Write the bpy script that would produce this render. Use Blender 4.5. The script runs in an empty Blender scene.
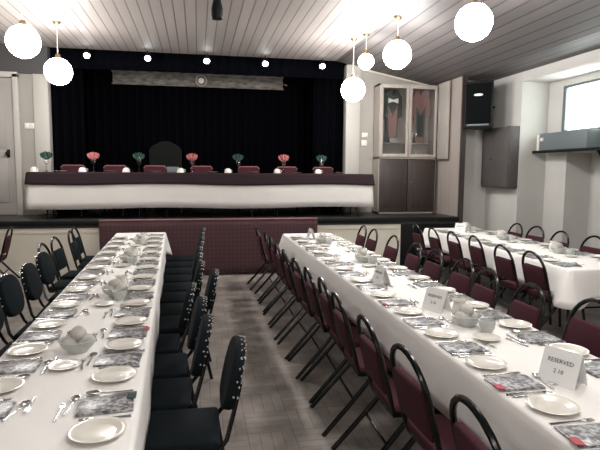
import bpy, bmesh, math, random
from mathutils import Vector, Matrix
random.seed(7)
PI = math.pi
S = bpy.context.scene
COL = S.collection
F_PX, CAM_H = 530.0, 1.7

# ------------------------------------------------------------------ materials
def mat(name, base, rough=0.6, metal=0.0, noise=None, bump=None, spec=None, trans=0.0, emit=None, sheen=0.0, coat=0.0):
    m = bpy.data.materials.new(name); m.use_nodes = True
    nt = m.node_tree; b = nt.nodes['Principled BSDF']
    b.inputs['Base Color'].default_value = (*base, 1)
    b.inputs['Roughness'].default_value = rough
    b.inputs['Metallic'].default_value = metal
    if spec is not None: b.inputs['Specular IOR Level'].default_value = spec
    if trans: b.inputs['Transmission Weight'].default_value = trans
    if sheen: b.inputs['Sheen Weight'].default_value = sheen
    if coat: b.inputs['Coat Weight'].default_value = coat
    if emit:
        b.inputs['Emission Color'].default_value = (*emit[0], 1)
        b.inputs['Emission Strength'].default_value = emit[1]
    tc = nt.nodes.new('ShaderNodeTexCoord')
    if noise:
        scale, dark, stretch = noise            # second colour, object-space stretch
        mp = nt.nodes.new('ShaderNodeMapping'); mp.inputs['Scale'].default_value = stretch
        nt.links.new(tc.outputs['Object'], mp.inputs['Vector'])
        n = nt.nodes.new('ShaderNodeTexNoise'); n.inputs['Scale'].default_value = scale
        n.inputs['Detail'].default_value = 5
        nt.links.new(mp.outputs['Vector'], n.inputs['Vector'])
        r = nt.nodes.new('ShaderNodeValToRGB')
        r.color_ramp.elements[0].position = 0.35; r.color_ramp.elements[0].color = (*dark, 1)
        r.color_ramp.elements[1].position = 0.65; r.color_ramp.elements[1].color = (*base, 1)
        nt.links.new(n.outputs['Fac'], r.inputs['Fac'])
        nt.links.new(r.outputs['Color'], b.inputs['Base Color'])
    if bump:
        n2 = nt.nodes.new('ShaderNodeTexNoise'); n2.inputs['Scale'].default_value = bump[0]
        nt.links.new(tc.outputs['Object'], n2.inputs['Vector'])
        bp = nt.nodes.new('ShaderNodeBump'); bp.inputs['Strength'].default_value = bump[1]
        bp.inputs['Distance'].default_value = 0.01
        nt.links.new(n2.outputs['Fac'], bp.inputs['Height'])
        nt.links.new(bp.outputs['Normal'], b.inputs['Normal'])
    return m

def math_node(nt, op, a, b=None):
    n = nt.nodes.new('ShaderNodeMath'); n.operation = op
    for i, v in enumerate((a, b)):
        if v is None: continue
        if isinstance(v, (int, float)): n.inputs[i].default_value = v
        else: nt.links.new(v, n.inputs[i])
    return n.outputs[0]

def plank_mat(name, c1, c2, groove, pitch, axis, rough=0.45, gw=0.10):
    """boards running across `axis`: one tint per board and a dark groove between boards"""
    m = bpy.data.materials.new(name); m.use_nodes = True
    nt = m.node_tree; b = nt.nodes['Principled BSDF']; b.inputs['Roughness'].default_value = rough
    tc = nt.nodes.new('ShaderNodeTexCoord'); sp = nt.nodes.new('ShaderNodeSeparateXYZ')
    nt.links.new(tc.outputs['Object'], sp.inputs[0])
    v = math_node(nt, 'DIVIDE', sp.outputs[axis], pitch)
    fr = math_node(nt, 'FRACT', v); fl = math_node(nt, 'FLOOR', v)
    wn = nt.nodes.new('ShaderNodeTexWhiteNoise'); wn.noise_dimensions = '1D'
    nt.links.new(fl, wn.inputs['W'])
    mp = nt.nodes.new('ShaderNodeMapping')
    sc = [0.6, 0.6, 0.6]; sc['XYZ'.index(axis)] = 18
    mp.inputs['Scale'].default_value = sc
    nt.links.new(tc.outputs['Object'], mp.inputs['Vector'])
    ns = nt.nodes.new('ShaderNodeTexNoise'); ns.inputs['Scale'].default_value = 2.0; ns.inputs['Detail'].default_value = 4
    nt.links.new(mp.outputs['Vector'], ns.inputs['Vector'])
    f = math_node(nt, 'ADD', math_node(nt, 'MULTIPLY', wn.outputs['Value'], 0.5), math_node(nt, 'MULTIPLY', ns.outputs['Fac'], 0.5))
    mix = nt.nodes.new('ShaderNodeMix'); mix.data_type = 'RGBA'
    mix.inputs['A'].default_value = (*c1, 1); mix.inputs['B'].default_value = (*c2, 1)
    nt.links.new(f, mix.inputs['Factor'])
    g = math_node(nt, 'LESS_THAN', fr, gw)
    mix2 = nt.nodes.new('ShaderNodeMix'); mix2.data_type = 'RGBA'
    nt.links.new(g, mix2.inputs['Factor']); nt.links.new(mix.outputs['Result'], mix2.inputs['A'])
    mix2.inputs['B'].default_value = (*groove, 1)
    nt.links.new(mix2.outputs['Result'], b.inputs['Base Color'])
    return m

def floor_mat():
    m = bpy.data.materials.new('worn_parquet'); m.use_nodes = True
    nt = m.node_tree; b = nt.nodes['Principled BSDF']; b.inputs['Roughness'].default_value = 0.5
    b.inputs['Specular IOR Level'].default_value = 0.3
    tc = nt.nodes.new('ShaderNodeTexCoord')
    def brick(rot, sx):
        mp = nt.nodes.new('ShaderNodeMapping'); mp.inputs['Rotation'].default_value = (0, 0, rot)
        nt.links.new(tc.outputs['Object'], mp.inputs['Vector'])
        br = nt.nodes.new('ShaderNodeTexBrick'); br.offset = 0.0
        br.inputs['Color1'].default_value = (.33, .295, .268, 1); br.inputs['Color2'].default_value = (.285, .25, .225, 1)
        br.inputs['Mortar'].default_value = (.18, .157, .138, 1)
        br.inputs['Scale'].default_value = 1.0; br.inputs['Mortar Size'].default_value = 0.0028
        br.inputs['Brick Width'].default_value = 0.30; br.inputs['Row Height'].default_value = 0.075
        nt.links.new(mp.outputs['Vector'], br.inputs['Vector'])
        return br
    a, c = brick(0, 1), brick(PI/2, 1)
    ck = nt.nodes.new('ShaderNodeTexChecker'); ck.inputs['Scale'].default_value = 1/0.30
    nt.links.new(tc.outputs['Object'], ck.inputs['Vector'])
    mix = nt.nodes.new('ShaderNodeMix'); mix.data_type = 'RGBA'
    nt.links.new(ck.outputs['Fac'], mix.inputs['Factor'])
    nt.links.new(a.outputs['Color'], mix.inputs['A']); nt.links.new(c.outputs['Color'], mix.inputs['B'])
    ns = nt.nodes.new('ShaderNodeTexNoise'); ns.inputs['Scale'].default_value = 3.2; ns.inputs['Detail'].default_value = 6
    nt.links.new(tc.outputs['Object'], ns.inputs['Vector'])
    rp = nt.nodes.new('ShaderNodeValToRGB')
    rp.color_ramp.elements[0].position = .35; rp.color_ramp.elements[0].color = (.55, .55, .55, 1)
    rp.color_ramp.elements[1].position = .7; rp.color_ramp.elements[1].color = (1.15, 1.15, 1.15, 1)
    nt.links.new(ns.outputs['Fac'], rp.inputs['Fac'])
    mu = nt.nodes.new('ShaderNodeMix'); mu.data_type = 'RGBA'; mu.blend_type = 'MULTIPLY'; mu.inputs['Factor'].default_value = 1
    nt.links.new(mix.outputs['Result'], mu.inputs['A']); nt.links.new(rp.outputs['Color'], mu.inputs['B'])
    nt.links.new(mu.outputs['Result'], b.inputs['Base Color'])
    return m

def check_mat():
    """woven check of the stage skirt"""
    m = bpy.data.materials.new('burgundy_check'); m.use_nodes = True
    nt = m.node_tree; b = nt.nodes['Principled BSDF']; b.inputs['Roughness'].default_value = 0.9
    tc = nt.nodes.new('ShaderNodeTexCoord'); sp = nt.nodes.new('ShaderNodeSeparateXYZ')
    nt.links.new(tc.outputs['Object'], sp.inputs[0])
    gx = math_node(nt, 'LESS_THAN', math_node(nt, 'FRACT', math_node(nt, 'DIVIDE', sp.outputs['X'], .068)), .3)
    gz = math_node(nt, 'LESS_THAN', math_node(nt, 'FRACT', math_node(nt, 'DIVIDE', sp.outputs['Z'], .068)), .3)
    s = math_node(nt, 'MULTIPLY', math_node(nt, 'ADD', gx, gz), .5)
    mix = nt.nodes.new('ShaderNodeMix'); mix.data_type = 'RGBA'
    mix.inputs['A'].default_value = (.062, .024, .028, 1); mix.inputs['B'].default_value = (.034, .0145, .018, 1)
    nt.links.new(s, mix.inputs['Factor']); nt.links.new(mix.outputs['Result'], b.inputs['Base Color'])
    return m

def print_mat(name, light, dark, scale):
    m = bpy.data.materials.new(name); m.use_nodes = True
    nt = m.node_tree; b = nt.nodes['Principled BSDF']; b.inputs['Roughness'].default_value = 0.35
    tc = nt.nodes.new('ShaderNodeTexCoord')
    oi = nt.nodes.new('ShaderNodeObjectInfo')
    ad = nt.nodes.new('ShaderNodeVectorMath'); ad.operation = 'ADD'
    nt.links.new(tc.outputs['Object'], ad.inputs[0]); nt.links.new(oi.outputs['Location'], ad.inputs[1])
    n = nt.nodes.new('ShaderNodeTexNoise'); n.inputs['Scale'].default_value = scale; n.inputs['Detail'].default_value = 3
    nt.links.new(ad.outputs[0], n.inputs['Vector'])
    r = nt.nodes.new('ShaderNodeValToRGB'); r.color_ramp.interpolation = 'LINEAR'
    r.color_ramp.elements[0].position = .42; r.color_ramp.elements[0].color = (*dark, 1)
    r.color_ramp.elements[1].position = .62; r.color_ramp.elements[1].color = (*light, 1)
    nt.links.new(n.outputs['Fac'], r.inputs['Fac']); nt.links.new(r.outputs['Color'], b.inputs['Base Color'])
    return m

M = dict(
    cloth=mat('white_tablecloth', (.86, .84, .81), .8, bump=(9, .25)),
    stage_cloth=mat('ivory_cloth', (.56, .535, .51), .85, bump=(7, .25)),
    runner=mat('maroon_cloth', (.024, .0135, .0165), .95, spec=.2),
    skirt=check_mat(),
    skirt_edge=mat('pink_piping', (.24, .12, .125), .8),
    burg=mat('burgundy_fabric', (.062, .0185, .026), .95, spec=.2, noise=(60, (.05, .0145, .021), (1, 1, 1))),
    pink=mat('dusty_pink_fabric', (.30, .12, .125), .9),
    green=mat('dark_green_fabric', (.0062, .0105, .0135), .95, spec=.18, noise=(60, (.005, .0085, .011), (1, 1, 1))),
    black=mat('black_steel', (.003, .0034, .004), .25, spec=.35),
    chrome=mat('polished_steel', (.62, .62, .62), .22, 1.0),
    stud=mat('bright_nailheads', (.85, .85, .85), .15, 1.0),
    china=mat('white_china', (.74, .71, .64), .22, coat=.4),
    bowl=mat('pale_grey_china', (.50, .52, .50), .3),
    bread=mat('pale_bread', (.56, .54, .50), .7, noise=(20, (.48, .46, .42), (1, 1, 1))),
    napkin=print_mat('printed_paper', (.46, .45, .45), (.07, .07, .08), 48),
    sheet=mat('white_paper', (.78, .78, .77), .7),
    ink=mat('black_ink', (.05, .05, .06), .8),
    red=mat('red_paper', (.42, .07, .09), .7),
    leafgreen=mat('dark_green_paper', (.011, .05, .036), .7),
    pinkred=mat('coral_paper', (.40, .11, .12), .7),
    curtain=mat('black_velvet', (.0016, .0019, .0034), 1.0, spec=0.05),
    blackpaint=mat('black_paint', (.005, .0055, .006), .5, spec=.2),
    stage_floor=mat('dark_stage_boards', (.03, .028, .028), .4, noise=(8, (.02, .019, .019), (1, 6, 1))),
    cream=mat('cream_paint', (.60, .555, .47), .55, noise=(3, (.56, .52, .44), (1, 1, 1))),
    wall=mat('pale_plaster', (.52, .505, .48), .8, noise=(2.5, (.48, .465, .44), (1, 1, 1))),
    wall2=mat('grey_white_plaster', (.50, .49, .465), .8, noise=(2.5, (.465, .455, .43), (1, 1, 1))),
    stage_wall=mat('beige_plaster', (.32, .30, .27), .8, noise=(2.5, (.295, .275, .25), (1, 1, 1))),
    pier=mat('pale_pier_paint', (.42, .40, .365), .6),
    dark_wall=mat('dark_bulkhead_paint', (.06, .057, .057), .8),
    door=mat('cream_door_paint', (.31, .29, .27), .5),
    pine=plank_mat('pine_boards', (.33, .29, .265), (.295, .255, .23), (.22, .185, .16), .34, 'Y', .5, .03),
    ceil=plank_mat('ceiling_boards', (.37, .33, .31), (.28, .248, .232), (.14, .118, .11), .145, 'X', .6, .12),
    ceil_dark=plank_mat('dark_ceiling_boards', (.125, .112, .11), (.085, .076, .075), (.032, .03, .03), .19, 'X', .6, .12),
    oak=mat('dark_oak', (.040, .028, .024), .5, noise=(5, (.028, .019, .017), (8, 8, .7))),
    brown=mat('brown_veneer', (.075, .066, .064), .6, noise=(12, (.055, .048, .047), (3, 3, 1))),
    greywood=mat('weathered_carved_wood', (.17, .145, .125), .6, noise=(7, (.055, .048, .042), (1, 1, 3))),
    pale_wood=mat('pale_wood', (.36, .32, .285), .5, noise=(6, (.30, .265, .235), (8, 8, .7))),
    glass=mat('cabinet_glass', (1, 1, 1), .02, trans=1.0),
    crystal=mat('clear_glass', (1, 1, 1), .03, trans=1.0),
    tunic_d=mat('bottle_green_cloth', (.03, .045, .04), .9),
    tunic_p=mat('faded_pink_cloth', (.22, .115, .105), .9),
    gold=mat('silver_plate', (.7, .68, .62), .2, 1.0),
    globe=mat('lit_opal_glass', (.9, .9, .88), .3, emit=((1.0, .97, .94), 15.0)),
    spot=mat('lit_spot_lens', (.9, .9, .9), .3, emit=((1, 1, 1), 9.0)),
    sky=mat('bright_daylight_pane', (.9, .95, 1), .3, emit=((.92, 1.0, .97), 2.2)),
    speaker=mat('black_speaker_cloth', (.003, .0036, .004), .95, spec=.1, bump=(160, .3)),
    badge=mat('pale_badge', (.7, .72, .72), .4),
    plastic=mat('ivory_plastic', (.66, .63, .57), .4),
    greybox=mat('grey_metal', (.12, .145, .152), .5),
    throne=mat('mossy_upholstery', (.010, .0115, .0105), .95, spec=.15),
    greycard=mat('grey_card', (.28, .28, .27), .7),
    brass=mat('dull_brass', (.3, .22, .12), .4, 1.0),
)

# ------------------------------------------------------------------ mesh helpers
class MB:
    def __init__(s): s.bm = bmesh.new()
    def box(s, c, d, rz=0, bevel=0.0, rx=0, ry=0, seg=2):
        b = bmesh.new(); bmesh.ops.create_cube(b, size=1)
        bmesh.ops.scale(b, vec=d, verts=b.verts)
        if bevel: bmesh.ops.bevel(b, geom=b.edges[:], offset=bevel, segments=seg, affect='EDGES', profile=.5)
        b.transform(Matrix.Translation(c) @ Matrix.Rotation(rz, 4, 'Z') @ Matrix.Rotation(ry, 4, 'Y') @ Matrix.Rotation(rx, 4, 'X'))
        s.add(b); return s
    def add(s, b):
        me = bpy.data.meshes.new('tmp'); b.to_mesh(me); b.free(); s.bm.from_mesh(me); bpy.data.meshes.remove(me)
    def tube(s, pts, r, n=8, closed=False):
        pts = [Vector(p) for p in pts]; N = len(pts); rings = []
        up = None
        for i, p in enumerate(pts):
            if closed: t = pts[(i+1) % N] - pts[i-1]
            else: t = pts[min(i+1, N-1)] - pts[max(i-1, 0)]
            t.normalize()
            if up is None:
                up = Vector((0, 0, 1)) if abs(t.z) < .9 else Vector((1, 0, 0))
            a = t.cross(up).normalized(); up = a.cross(t).normalized()
            rr = r[i] if isinstance(r, (list, tuple)) else r
            rings.append([s.bm.verts.new(p + (a*math.cos(2*PI*k/n) + up*math.sin(2*PI*k/n))*rr) for k in range(n)])
        for i in range(N if closed else N-1):
            A, B = rings[i], rings[(i+1) % N]
            for k in range(n): s.bm.faces.new((A[k], A[(k+1) % n], B[(k+1) % n], B[k]))
        if not closed:
            s.bm.faces.new(rings[0][::-1]); s.bm.faces.new(rings[-1])
        return s
    def lathe(s, prof, n=24, c=(0, 0, 0), sx=1, sy=1):
        rings = []
        for (r, z) in prof:
            if r < 1e-5: rings.append([s.bm.verts.new((c[0], c[1], c[2]+z))])
            else: rings.append([s.bm.verts.new((c[0]+r*sx*math.cos(2*PI*k/n), c[1]+r*sy*math.sin(2*PI*k/n), c[2]+z)) for k in range(n)])
        for A, B in zip(rings, rings[1:]):
            if len(A) == 1 and len(B) == 1: continue
            for k in range(n):
                if len(A) == 1: s.bm.faces.new((A[0], B[(k+1) % n], B[k]))
                elif len(B) == 1: s.bm.faces.new((A[k], A[(k+1) % n], B[0]))
                else: s.bm.faces.new((A[k], A[(k+1) % n], B[(k+1) % n], B[k]))
        return s
    def prism(s, poly, axis_vec, origin=(0, 0, 0), ux=(1, 0, 0), uy=(0, 1, 0), bevel=0):
        b = bmesh.new(); ux, uy, o = Vector(ux), Vector(uy), Vector(origin)
        vs = [b.verts.new(o + ux*p[0] + uy*p[1]) for p in poly]
        f = b.faces.new(vs)
        e = bmesh.ops.extrude_face_region(b, geom=[f])
        bmesh.ops.translate(b, vec=axis_vec, verts=[v for v in e['geom'] if isinstance(v, bmesh.types.BMVert)])
        bmesh.ops.recalc_face_normals(b, faces=b.faces)
        if bevel:
            ed = [x for x in b.edges if len(x.link_faces) == 2 and x.calc_face_angle(0) > .6]
            bmesh.ops.bevel(b, geom=ed, offset=bevel, segments=3, affect='EDGES', profile=.5)
        s.add(b); return s
    def sphere(s, c, r, n=10, sc=(1, 1, 1)):
        b = bmesh.new(); bmesh.ops.create_uvsphere(b, u_segments=n, v_segments=max(4, n//2+1), radius=r)
        b.transform(Matrix.Translation(c) @ Matrix.Diagonal((*sc, 1))); s.add(b); return s
    def quad(s, *p):
        s.bm.faces.new([s.bm.verts.new(q) for q in p]); return s

def obj(name, mb, m, parent=None, angle=40, fix=True):
    bm = mb.bm if isinstance(mb, MB) else mb
    if fix: bmesh.ops.recalc_face_normals(bm, faces=bm.faces)
    for f in bm.faces: f.smooth = True
    for e in bm.edges:
        if len(e.link_faces) == 2: e.smooth = e.calc_face_angle(0) < math.radians(angle)
    me = bpy.data.meshes.new(name); bm.to_mesh(me); bm.free()
    me.materials.append(m if not isinstance(m, str) else M[m])
    o = bpy.data.objects.new(name, me); COL.objects.link(o)
    if parent: o.parent = parent
    return o

def thing(name, label, cat, loc=(0, 0, 0), rz=0, group=None):
    o = bpy.data.objects.new(name, None); COL.objects.link(o); o.empty_display_size = .1
    o.location = loc; o.rotation_euler = (0, 0, rz); o['label'] = label; o['category'] = cat
    if group: o['group'] = group
    return o
def tag(o, label, cat, group=None, loc=None, rz=None):
    o['label'] = label; o['category'] = cat
    if group: o['group'] = group
    if loc is not None: o.location = loc
    if rz is not None: o.rotation_euler = (0, 0, rz)
    return o
def struct(o): o['kind'] = 'structure'; return o
def kids(o): return [x for x in COL.objects if x.parent == o]
class Proto:
    """remembers a thing and its parts; the first call places the original, later calls place copies"""
    def __init__(s, root, tree=None):
        s.root = root; s.used = False
        s.tree = tree if tree is not None else [(c, kids(c)) for c in kids(root)]
    def put(s, label, loc, rz=0, group=None, rx=None):
        if not s.used: r = s.root; s.used = True
        else:
            r = s.root.copy(); COL.objects.link(r)
            for c, gs in s.tree:
                d = c.copy(); COL.objects.link(d); d.parent = r
                for g in gs:
                    h = g.copy(); COL.objects.link(h); h.parent = d
        r.location = loc; r.rotation_euler = (0, 0, rz); r['label'] = label
        if group: r['group'] = group
        elif 'group' in r.keys(): del r['group']
        return r
ORD = ['first', 'second', 'third', 'fourth', 'fifth', 'sixth', 'seventh', 'eighth', 'ninth', 'tenth', 'eleventh',
       'twelfth', 'thirteenth', 'fourteenth', 'fifteenth', 'sixteenth', 'seventeenth']

# ------------------------------------------------------------------ the room
XL, XR, YB, YF = -4.2, 5.3, 10.0, -4.0
ZC = 3.8
struct(obj('floor', MB().quad((XL-.2, YF-.2, 0), (6.5, YF-.2, 0), (6.5, 12.2, 0), (XL-.2, 12.2, 0)), floor_mat(), fix=False))
cb = MB()
prof = [(XL-.2, ZC), (2.6, ZC), (4.7, 3.38), (XR+.06, 3.37)]
for (x0, z0), (x1, z1) in zip(prof, prof[1:]):
    cb.quad((x0, YF-.2, z0), (x0, YB+.0, z0), (x1, YB+.0, z1), (x1, YF-.2, z1))
    cb.quad((x0, YF-.2, z0+.08), (x1, YF-.2, z1+.08), (x1, YB+.0, z1+.08), (x0, YB+.0, z0+.08))
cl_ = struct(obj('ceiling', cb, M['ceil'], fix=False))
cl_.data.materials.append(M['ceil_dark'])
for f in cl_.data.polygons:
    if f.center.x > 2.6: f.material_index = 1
struct(obj('wall_left', MB().box((XL-.1, 3, 1.95), (.2, 14.4, 3.9)), 'wall'))
struct(obj('wall_rear', MB().box((.6, YF-.1, 1.95), (10, .2, 3.9)), 'wall'))
# wall behind the stage: proscenium piers, left and right pieces
wb = MB()
wb.box((-3.56, 10.1, 1.68), (1.68, .2, 3.36))                  # left of the opening, behind the door
wb.box((3.84, 10.1, 1.9), (1.52, .2, 3.8))                     # right of the opening
struct(obj('wall_stage', wb, 'stage_wall'))
struct(obj('trim_1', MB().box((-2.63, 10.06, 2.14), (.24, .2, 2.42), bevel=.01), 'pier'))   # pale left pier
struct(obj('trim_2', MB().box((2.95, 10.06, 2.33), (.28, .2, 2.82), bevel=.01), 'pier'))    # pale right pier
struct(obj('trim_3', MB().box((-3.35, 10.02, 3.57), (1.72, .2, .46)), 'dark_wall'))          # dark bulkhead over the door
mb = MB(); mb.tube([(3.1, 9.96, 3.67), (4.57, 9.96, 3.385)], .018, 6)
struct(obj('trim_4', mb, 'cream'))
# stage house behind the opening
sh = MB()
sh.box((.15, 11.9, 2.0), (7, .1, 4.0)); sh.box((-3.2, 11.05, 2.0), (.1, 1.7, 4.0)); sh.box((3.5, 11.05, 2.0), (.1, 1.7, 4.0))
sh.box((.15, 11.0, 3.95), (7, 2.0, .1))
struct(obj('wall_stage_house', sh, 'curtain'))
# right-hand side: boarded return, plaster corner, alcove with the window
struct(obj('wall_boarded', MB().box((4.64, 9.42, 1.72), (.08, 1.2, 3.44)), 'pine'))
struct(obj('trim_5', MB().box((4.64, 8.80, 1.72), (.09, .04, 3.44)), 'oak'))
struct(obj('wall_corner', MB().box((5.0, 9.25, 1.71), (.68, .3, 3.42)), 'wall'))
wr = MB()
wr.box((5.75, 8.6, 1.72), (.9, 1.0, 3.44))                     # pier, room face X 5.3, reveal at Y 8.1
wr.box((5.4, -.5, 1.72), (.2, 7.0, 3.44))                      # wall nearer than the alcove
struct(obj('wall_right', wr, 'wall2'))
wa = MB()
wa.box((5.9, 5.55, 3.16), (.2, 5.1, .12)); wa.box((5.9, 5.55, 2.2), (.2, 5.1, .3))
wa.box((5.9, 7.925, 2.725), (.2, .35, .75)); wa.box((5.9, 4.79, 2.725), (.2, 3.58, .75))
wa.box((6.125, 7.84, 1.02), (.65, .52, 2.05)); wa.box((6.35, 5.3, 1.02), (.2, 4.6, 2.05))
wa.box((6.1, 5.3, 2.07), (.5, 4.6, .06)); wa.box((5.65, 2.97, 1.7), (.9, .06, 3.4))
struct(obj('wall_alcove', wa, 'wall2'))
struct(obj('trim_6', MB().box((5.34, 5.55, 3.31), (.08, 5.1, .20)), 'wall'))      # header beam
struct(obj('trim_7', MB().box((5.6, 5.55, 3.235), (.6, 5.1, .05)), 'wall'))       # alcove soffit
win = thing('window_1', 'blown-out bright window in the right-hand alcove', 'window', (5.84, 7.16, 2.73)); win['kind'] = 'structure'
obj('pane', MB().box((.03, 0, 0), (.01, 1.16, .74)), 'sky', win)
fr = MB()
for y in (-.56, .56): fr.box((0, y, 0), (.06, .07, .76))
for z in (-.36, .36): fr.box((0, 0, z), (.06, 1.08, .05))
obj('window_frame', fr, 'greybox', win)
# door at the left of the stage
d = thing('door_1', 'cream panelled door left of the stage', 'door', (-3.47, 9.98, .92)); d['kind'] = 'structure'
db = MB(); db.box((0, -.02, 1.17), (.82, .05, 2.32), bevel=.005)
for z, h in ((.55, .75), (1.55, .9)): db.box((0, -.05, z+.05), (.56, .02, h), bevel=.006)
obj('door_leaf', db, 'door', d)
df = MB(); df.box((.455, -.04, 1.2), (.09, .09, 2.4), bevel=.006); df.box((-.455, -.04, 1.2), (.09, .09, 2.4), bevel=.006)
df.box((0, -.04, 2.385), (1.0, .09, .09), bevel=.006)
obj('door_frame', df, 'pier', d)
dh = MB(); dh.box((.3, -.05, 1.06), (.05, .012, .14), bevel=.004); dh.sphere((.3, -.1, 1.06), .04, 10); dh.tube([(.3, -.06, 1.06), (.3, -.1, 1.06)], .012)
obj('door_handle', dh, 'blackpaint', d)

# ------------------------------------------------------------------ the stage
st = thing('stage', 'raised dark boarded stage across the far end of the hall', 'stage')
obj('platform', MB().box((.25, 9.36, .86), (8.66, 1.18, .12)), 'stage_floor', st)
obj('nosing', MB().box((.25, 8.74, .885), (8.66, .06, .075), bevel=.015), 'blackpaint', st)
struct(obj('floor_stage', MB().box((.17, 10.9, .86), (5.4, 1.88, .12)), 'stage_floor'))
for x0, x1 in ((-4.07, -1.5), (1.96, 3.5)):
    p = MB(); p.box(((x0+x1)/2, 8.80, .40), (x1-x0, .06, .80))
    p.box(((x0+x1)/2, 8.775, .74), (x1-x0-.1, .03, .05), bevel=.006); p.box(((x0+x1)/2, 8.775, .08), (x1-x0-.1, .03, .12), bevel=.006)
    obj('front_panel', p, 'cream', st)
obj('side_panel', MB().box((4.04, 8.80, .40), (1.08, .06, .80)), 'blackpaint', st)
# checked cloth hung on the stage front
def hang(x0, x1, y, z0, z1, amp, waves, nx=90, nz=8, top=None, drop_over=0):
    b = bmesh.new(); rows = []
    for j in range(nz+1):
        t = j/nz; z = z1 + (z0-z1)*t
        rows.append([b.verts.new((x0+(x1-x0)*i/nx, y - amp*(.3+.7*t)*(math.sin(waves*2*PI*i/nx)+.5*math.sin(waves*4.7*i/nx+1)), z)) for i in range(nx+1)])
    for j in range(nz):
        for i in range(nx): b.faces.new((rows[j][i], rows[j+1][i], rows[j+1][i+1], rows[j][i+1]))
    return b
o = thing('stage_skirt', 'burgundy checked cloth hanging over the middle of the stage front', 'cloth', (0, 0, 0))
b = hang(-1.52, 1.98, 8.69, .02, .915, .006, 5)
k = obj('skirt_panel', b, 'skirt', o); sm = k.modifiers.new('thickness', 'SOLIDIFY'); sm.thickness = .006
obj('piping', MB().box((.23, 8.70, .925), (3.5, .05, .022), bevel=.008), 'skirt_edge', o)

# curtains at the back of the stage
def curtain(name, x0, x1, y, z0, z1, label, amp=.045, per=.16, m='curtain'):
    n = int((x1-x0)/per*10); b = bmesh.new(); A = []; B = []
    for i in range(n+1):
        x = x0+(x1-x0)*i/n; yy = y + amp*math.sin(2*PI*(x-x0)/per) + amp*.4*math.sin(2*PI*(x-x0)/(per*2.7))
        A.append(b.verts.new((x, yy, z0))); B.append(b.verts.new((x, yy, z1)))
    for i in range(n): b.faces.new((A[i], A[i+1], B[i+1], B[i]))
    o = obj(name, b, m, angle=80); md = o.modifiers.new('thickness', 'SOLIDIFY'); md.thickness = .004
    return tag(o, label, 'curtain')
curtain('stage_curtain', -3.1, 3.4, 11.6, .93, 3.86, 'black curtain filling the back of the stage behind the wooden board')
curtain('wing_curtain', -2.85, -2.05, 10.6, .93, 3.86, 'narrow black curtain inside the left edge of the stage opening')
curtain('wing_curtain', 2.3, 3.15, 10.6, .93, 3.86, 'narrow black curtain inside the right edge of the stage opening')
curtain('stage_valance', -2.5, 2.8, 10.2, 3.5, 3.86, 'short black valance along the top of the stage opening', .02, .2)

bd = thing('pelmet_board', 'long greyish carved wooden board high across the black stage curtain', 'board', (.08, 11.36, 3.42))
p = MB(); p.box((0, 0, .14), (3.44, .05, .26), bevel=.006)
obj('panel', p, 'greywood', bd)
p = MB(); p.box((0, -.03, .265), (3.48, .03, .025), bevel=.005); p.box((0, -.03, .015), (3.48, .03, .025), bevel=.005)
for i in range(12): p.tube([(-1.6+i*.29, -.03, .14+.04*math.sin(i)), (-1.5+i*.29, -.035, .14-.05*math.cos(i)), (-1.38+i*.29, -.03, .14+.04*math.cos(i*2))], .012, 6)
obj('moulding', p, 'greywood', bd)
p = MB()
for x in (-1.5, 1.5): p.tube([(x, .01, .26), (x, .01, .475)], .008, 6)
obj('hanger', p, 'blackpaint', bd)
ck = thing('medallion', 'round pale medallion in the middle of the long carved board', 'medallion', (.1, 11.29, 3.545))
p = MB(); p.lathe([(0, 0), (.115, 0), (.12, .012), (.112, .03), (.095, .026)], 28); p.bm.transform(Matrix.Rotation(PI/2, 4, 'X')); obj('rim', p, 'pale_wood', ck)
p = MB(); p.lathe([(.094, .01), (.094, .022), (0, .022)], 28); p.bm.transform(Matrix.Rotation(PI/2, 4, 'X')); obj('dial', p, 'greywood', ck)
p = MB(); p.lathe([(.058, .02), (.058, .03), (.035, .034), (0, .034)], 24); p.bm.transform(Matrix.Rotation(PI/2, 4, 'X')); obj('boss', p, 'plastic', ck)

# small spotlights at the edge of the ceiling over the stage
sr = thing('spotlight', 'tmp', 'spotlight')
p = MB(); p.lathe([(0, .12), (.04, .12), (.055, .09), (.065, 0), (.058, 0), (.05, .03)], 16)
p.bm.transform(Matrix.Translation((0, 0, -.1)) @ Matrix.Rotation(math.radians(-48), 4, 'X')); obj('housing', p, 'blackpaint', sr)
p = MB(); p.lathe([(.050, .002), (.03, -.006), (0, -.010)], 16)
p.bm.transform(Matrix.Translation((0, 0, -.1)) @ Matrix.Rotation(math.radians(-48), 4, 'X')); obj('lens', p, 'spot', sr)
p = MB(); p.tube([(0, .03, -.03), (0, .03, .045)], .01, 6); obj('bracket', p, 'blackpaint', sr)
P = Proto(sr)
for i, x in enumerate((-1.84, -.83, .19, 1.24, 2.31)):
    P.put('small lit ceiling spotlight over the stage edge, %s from the left' % ORD[i], (x, 9.86, 3.76), 0, 'spotlights over the stage edge')

# ------------------------------------------------------------------ chairs
def arch(w, y0, z0, y1, z1, rise, n=10):
    """points of a hoop: up the left side, over, down the right; leans from (y0,z0) to (y1,z1) at its top"""
    pts = []
    zs = z1 - rise
    def y_at(z): return y0 + (y1-y0)*(z-z0)/(z1-z0)
    for i in range(4):
        z = z0 + (zs-z0)*i/4; pts.append((-w, y_at(z), z))
    for i in range(n+1):
        a = PI - PI*i/n
        z = zs + rise*math.sin(a); pts.append((w*math.cos(a), y_at(z), z))
    for i in range(3, -1, -1):
        z = z0 + (zs-z0)*i/4; pts.append((w, y_at(z), z))
    return pts

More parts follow.
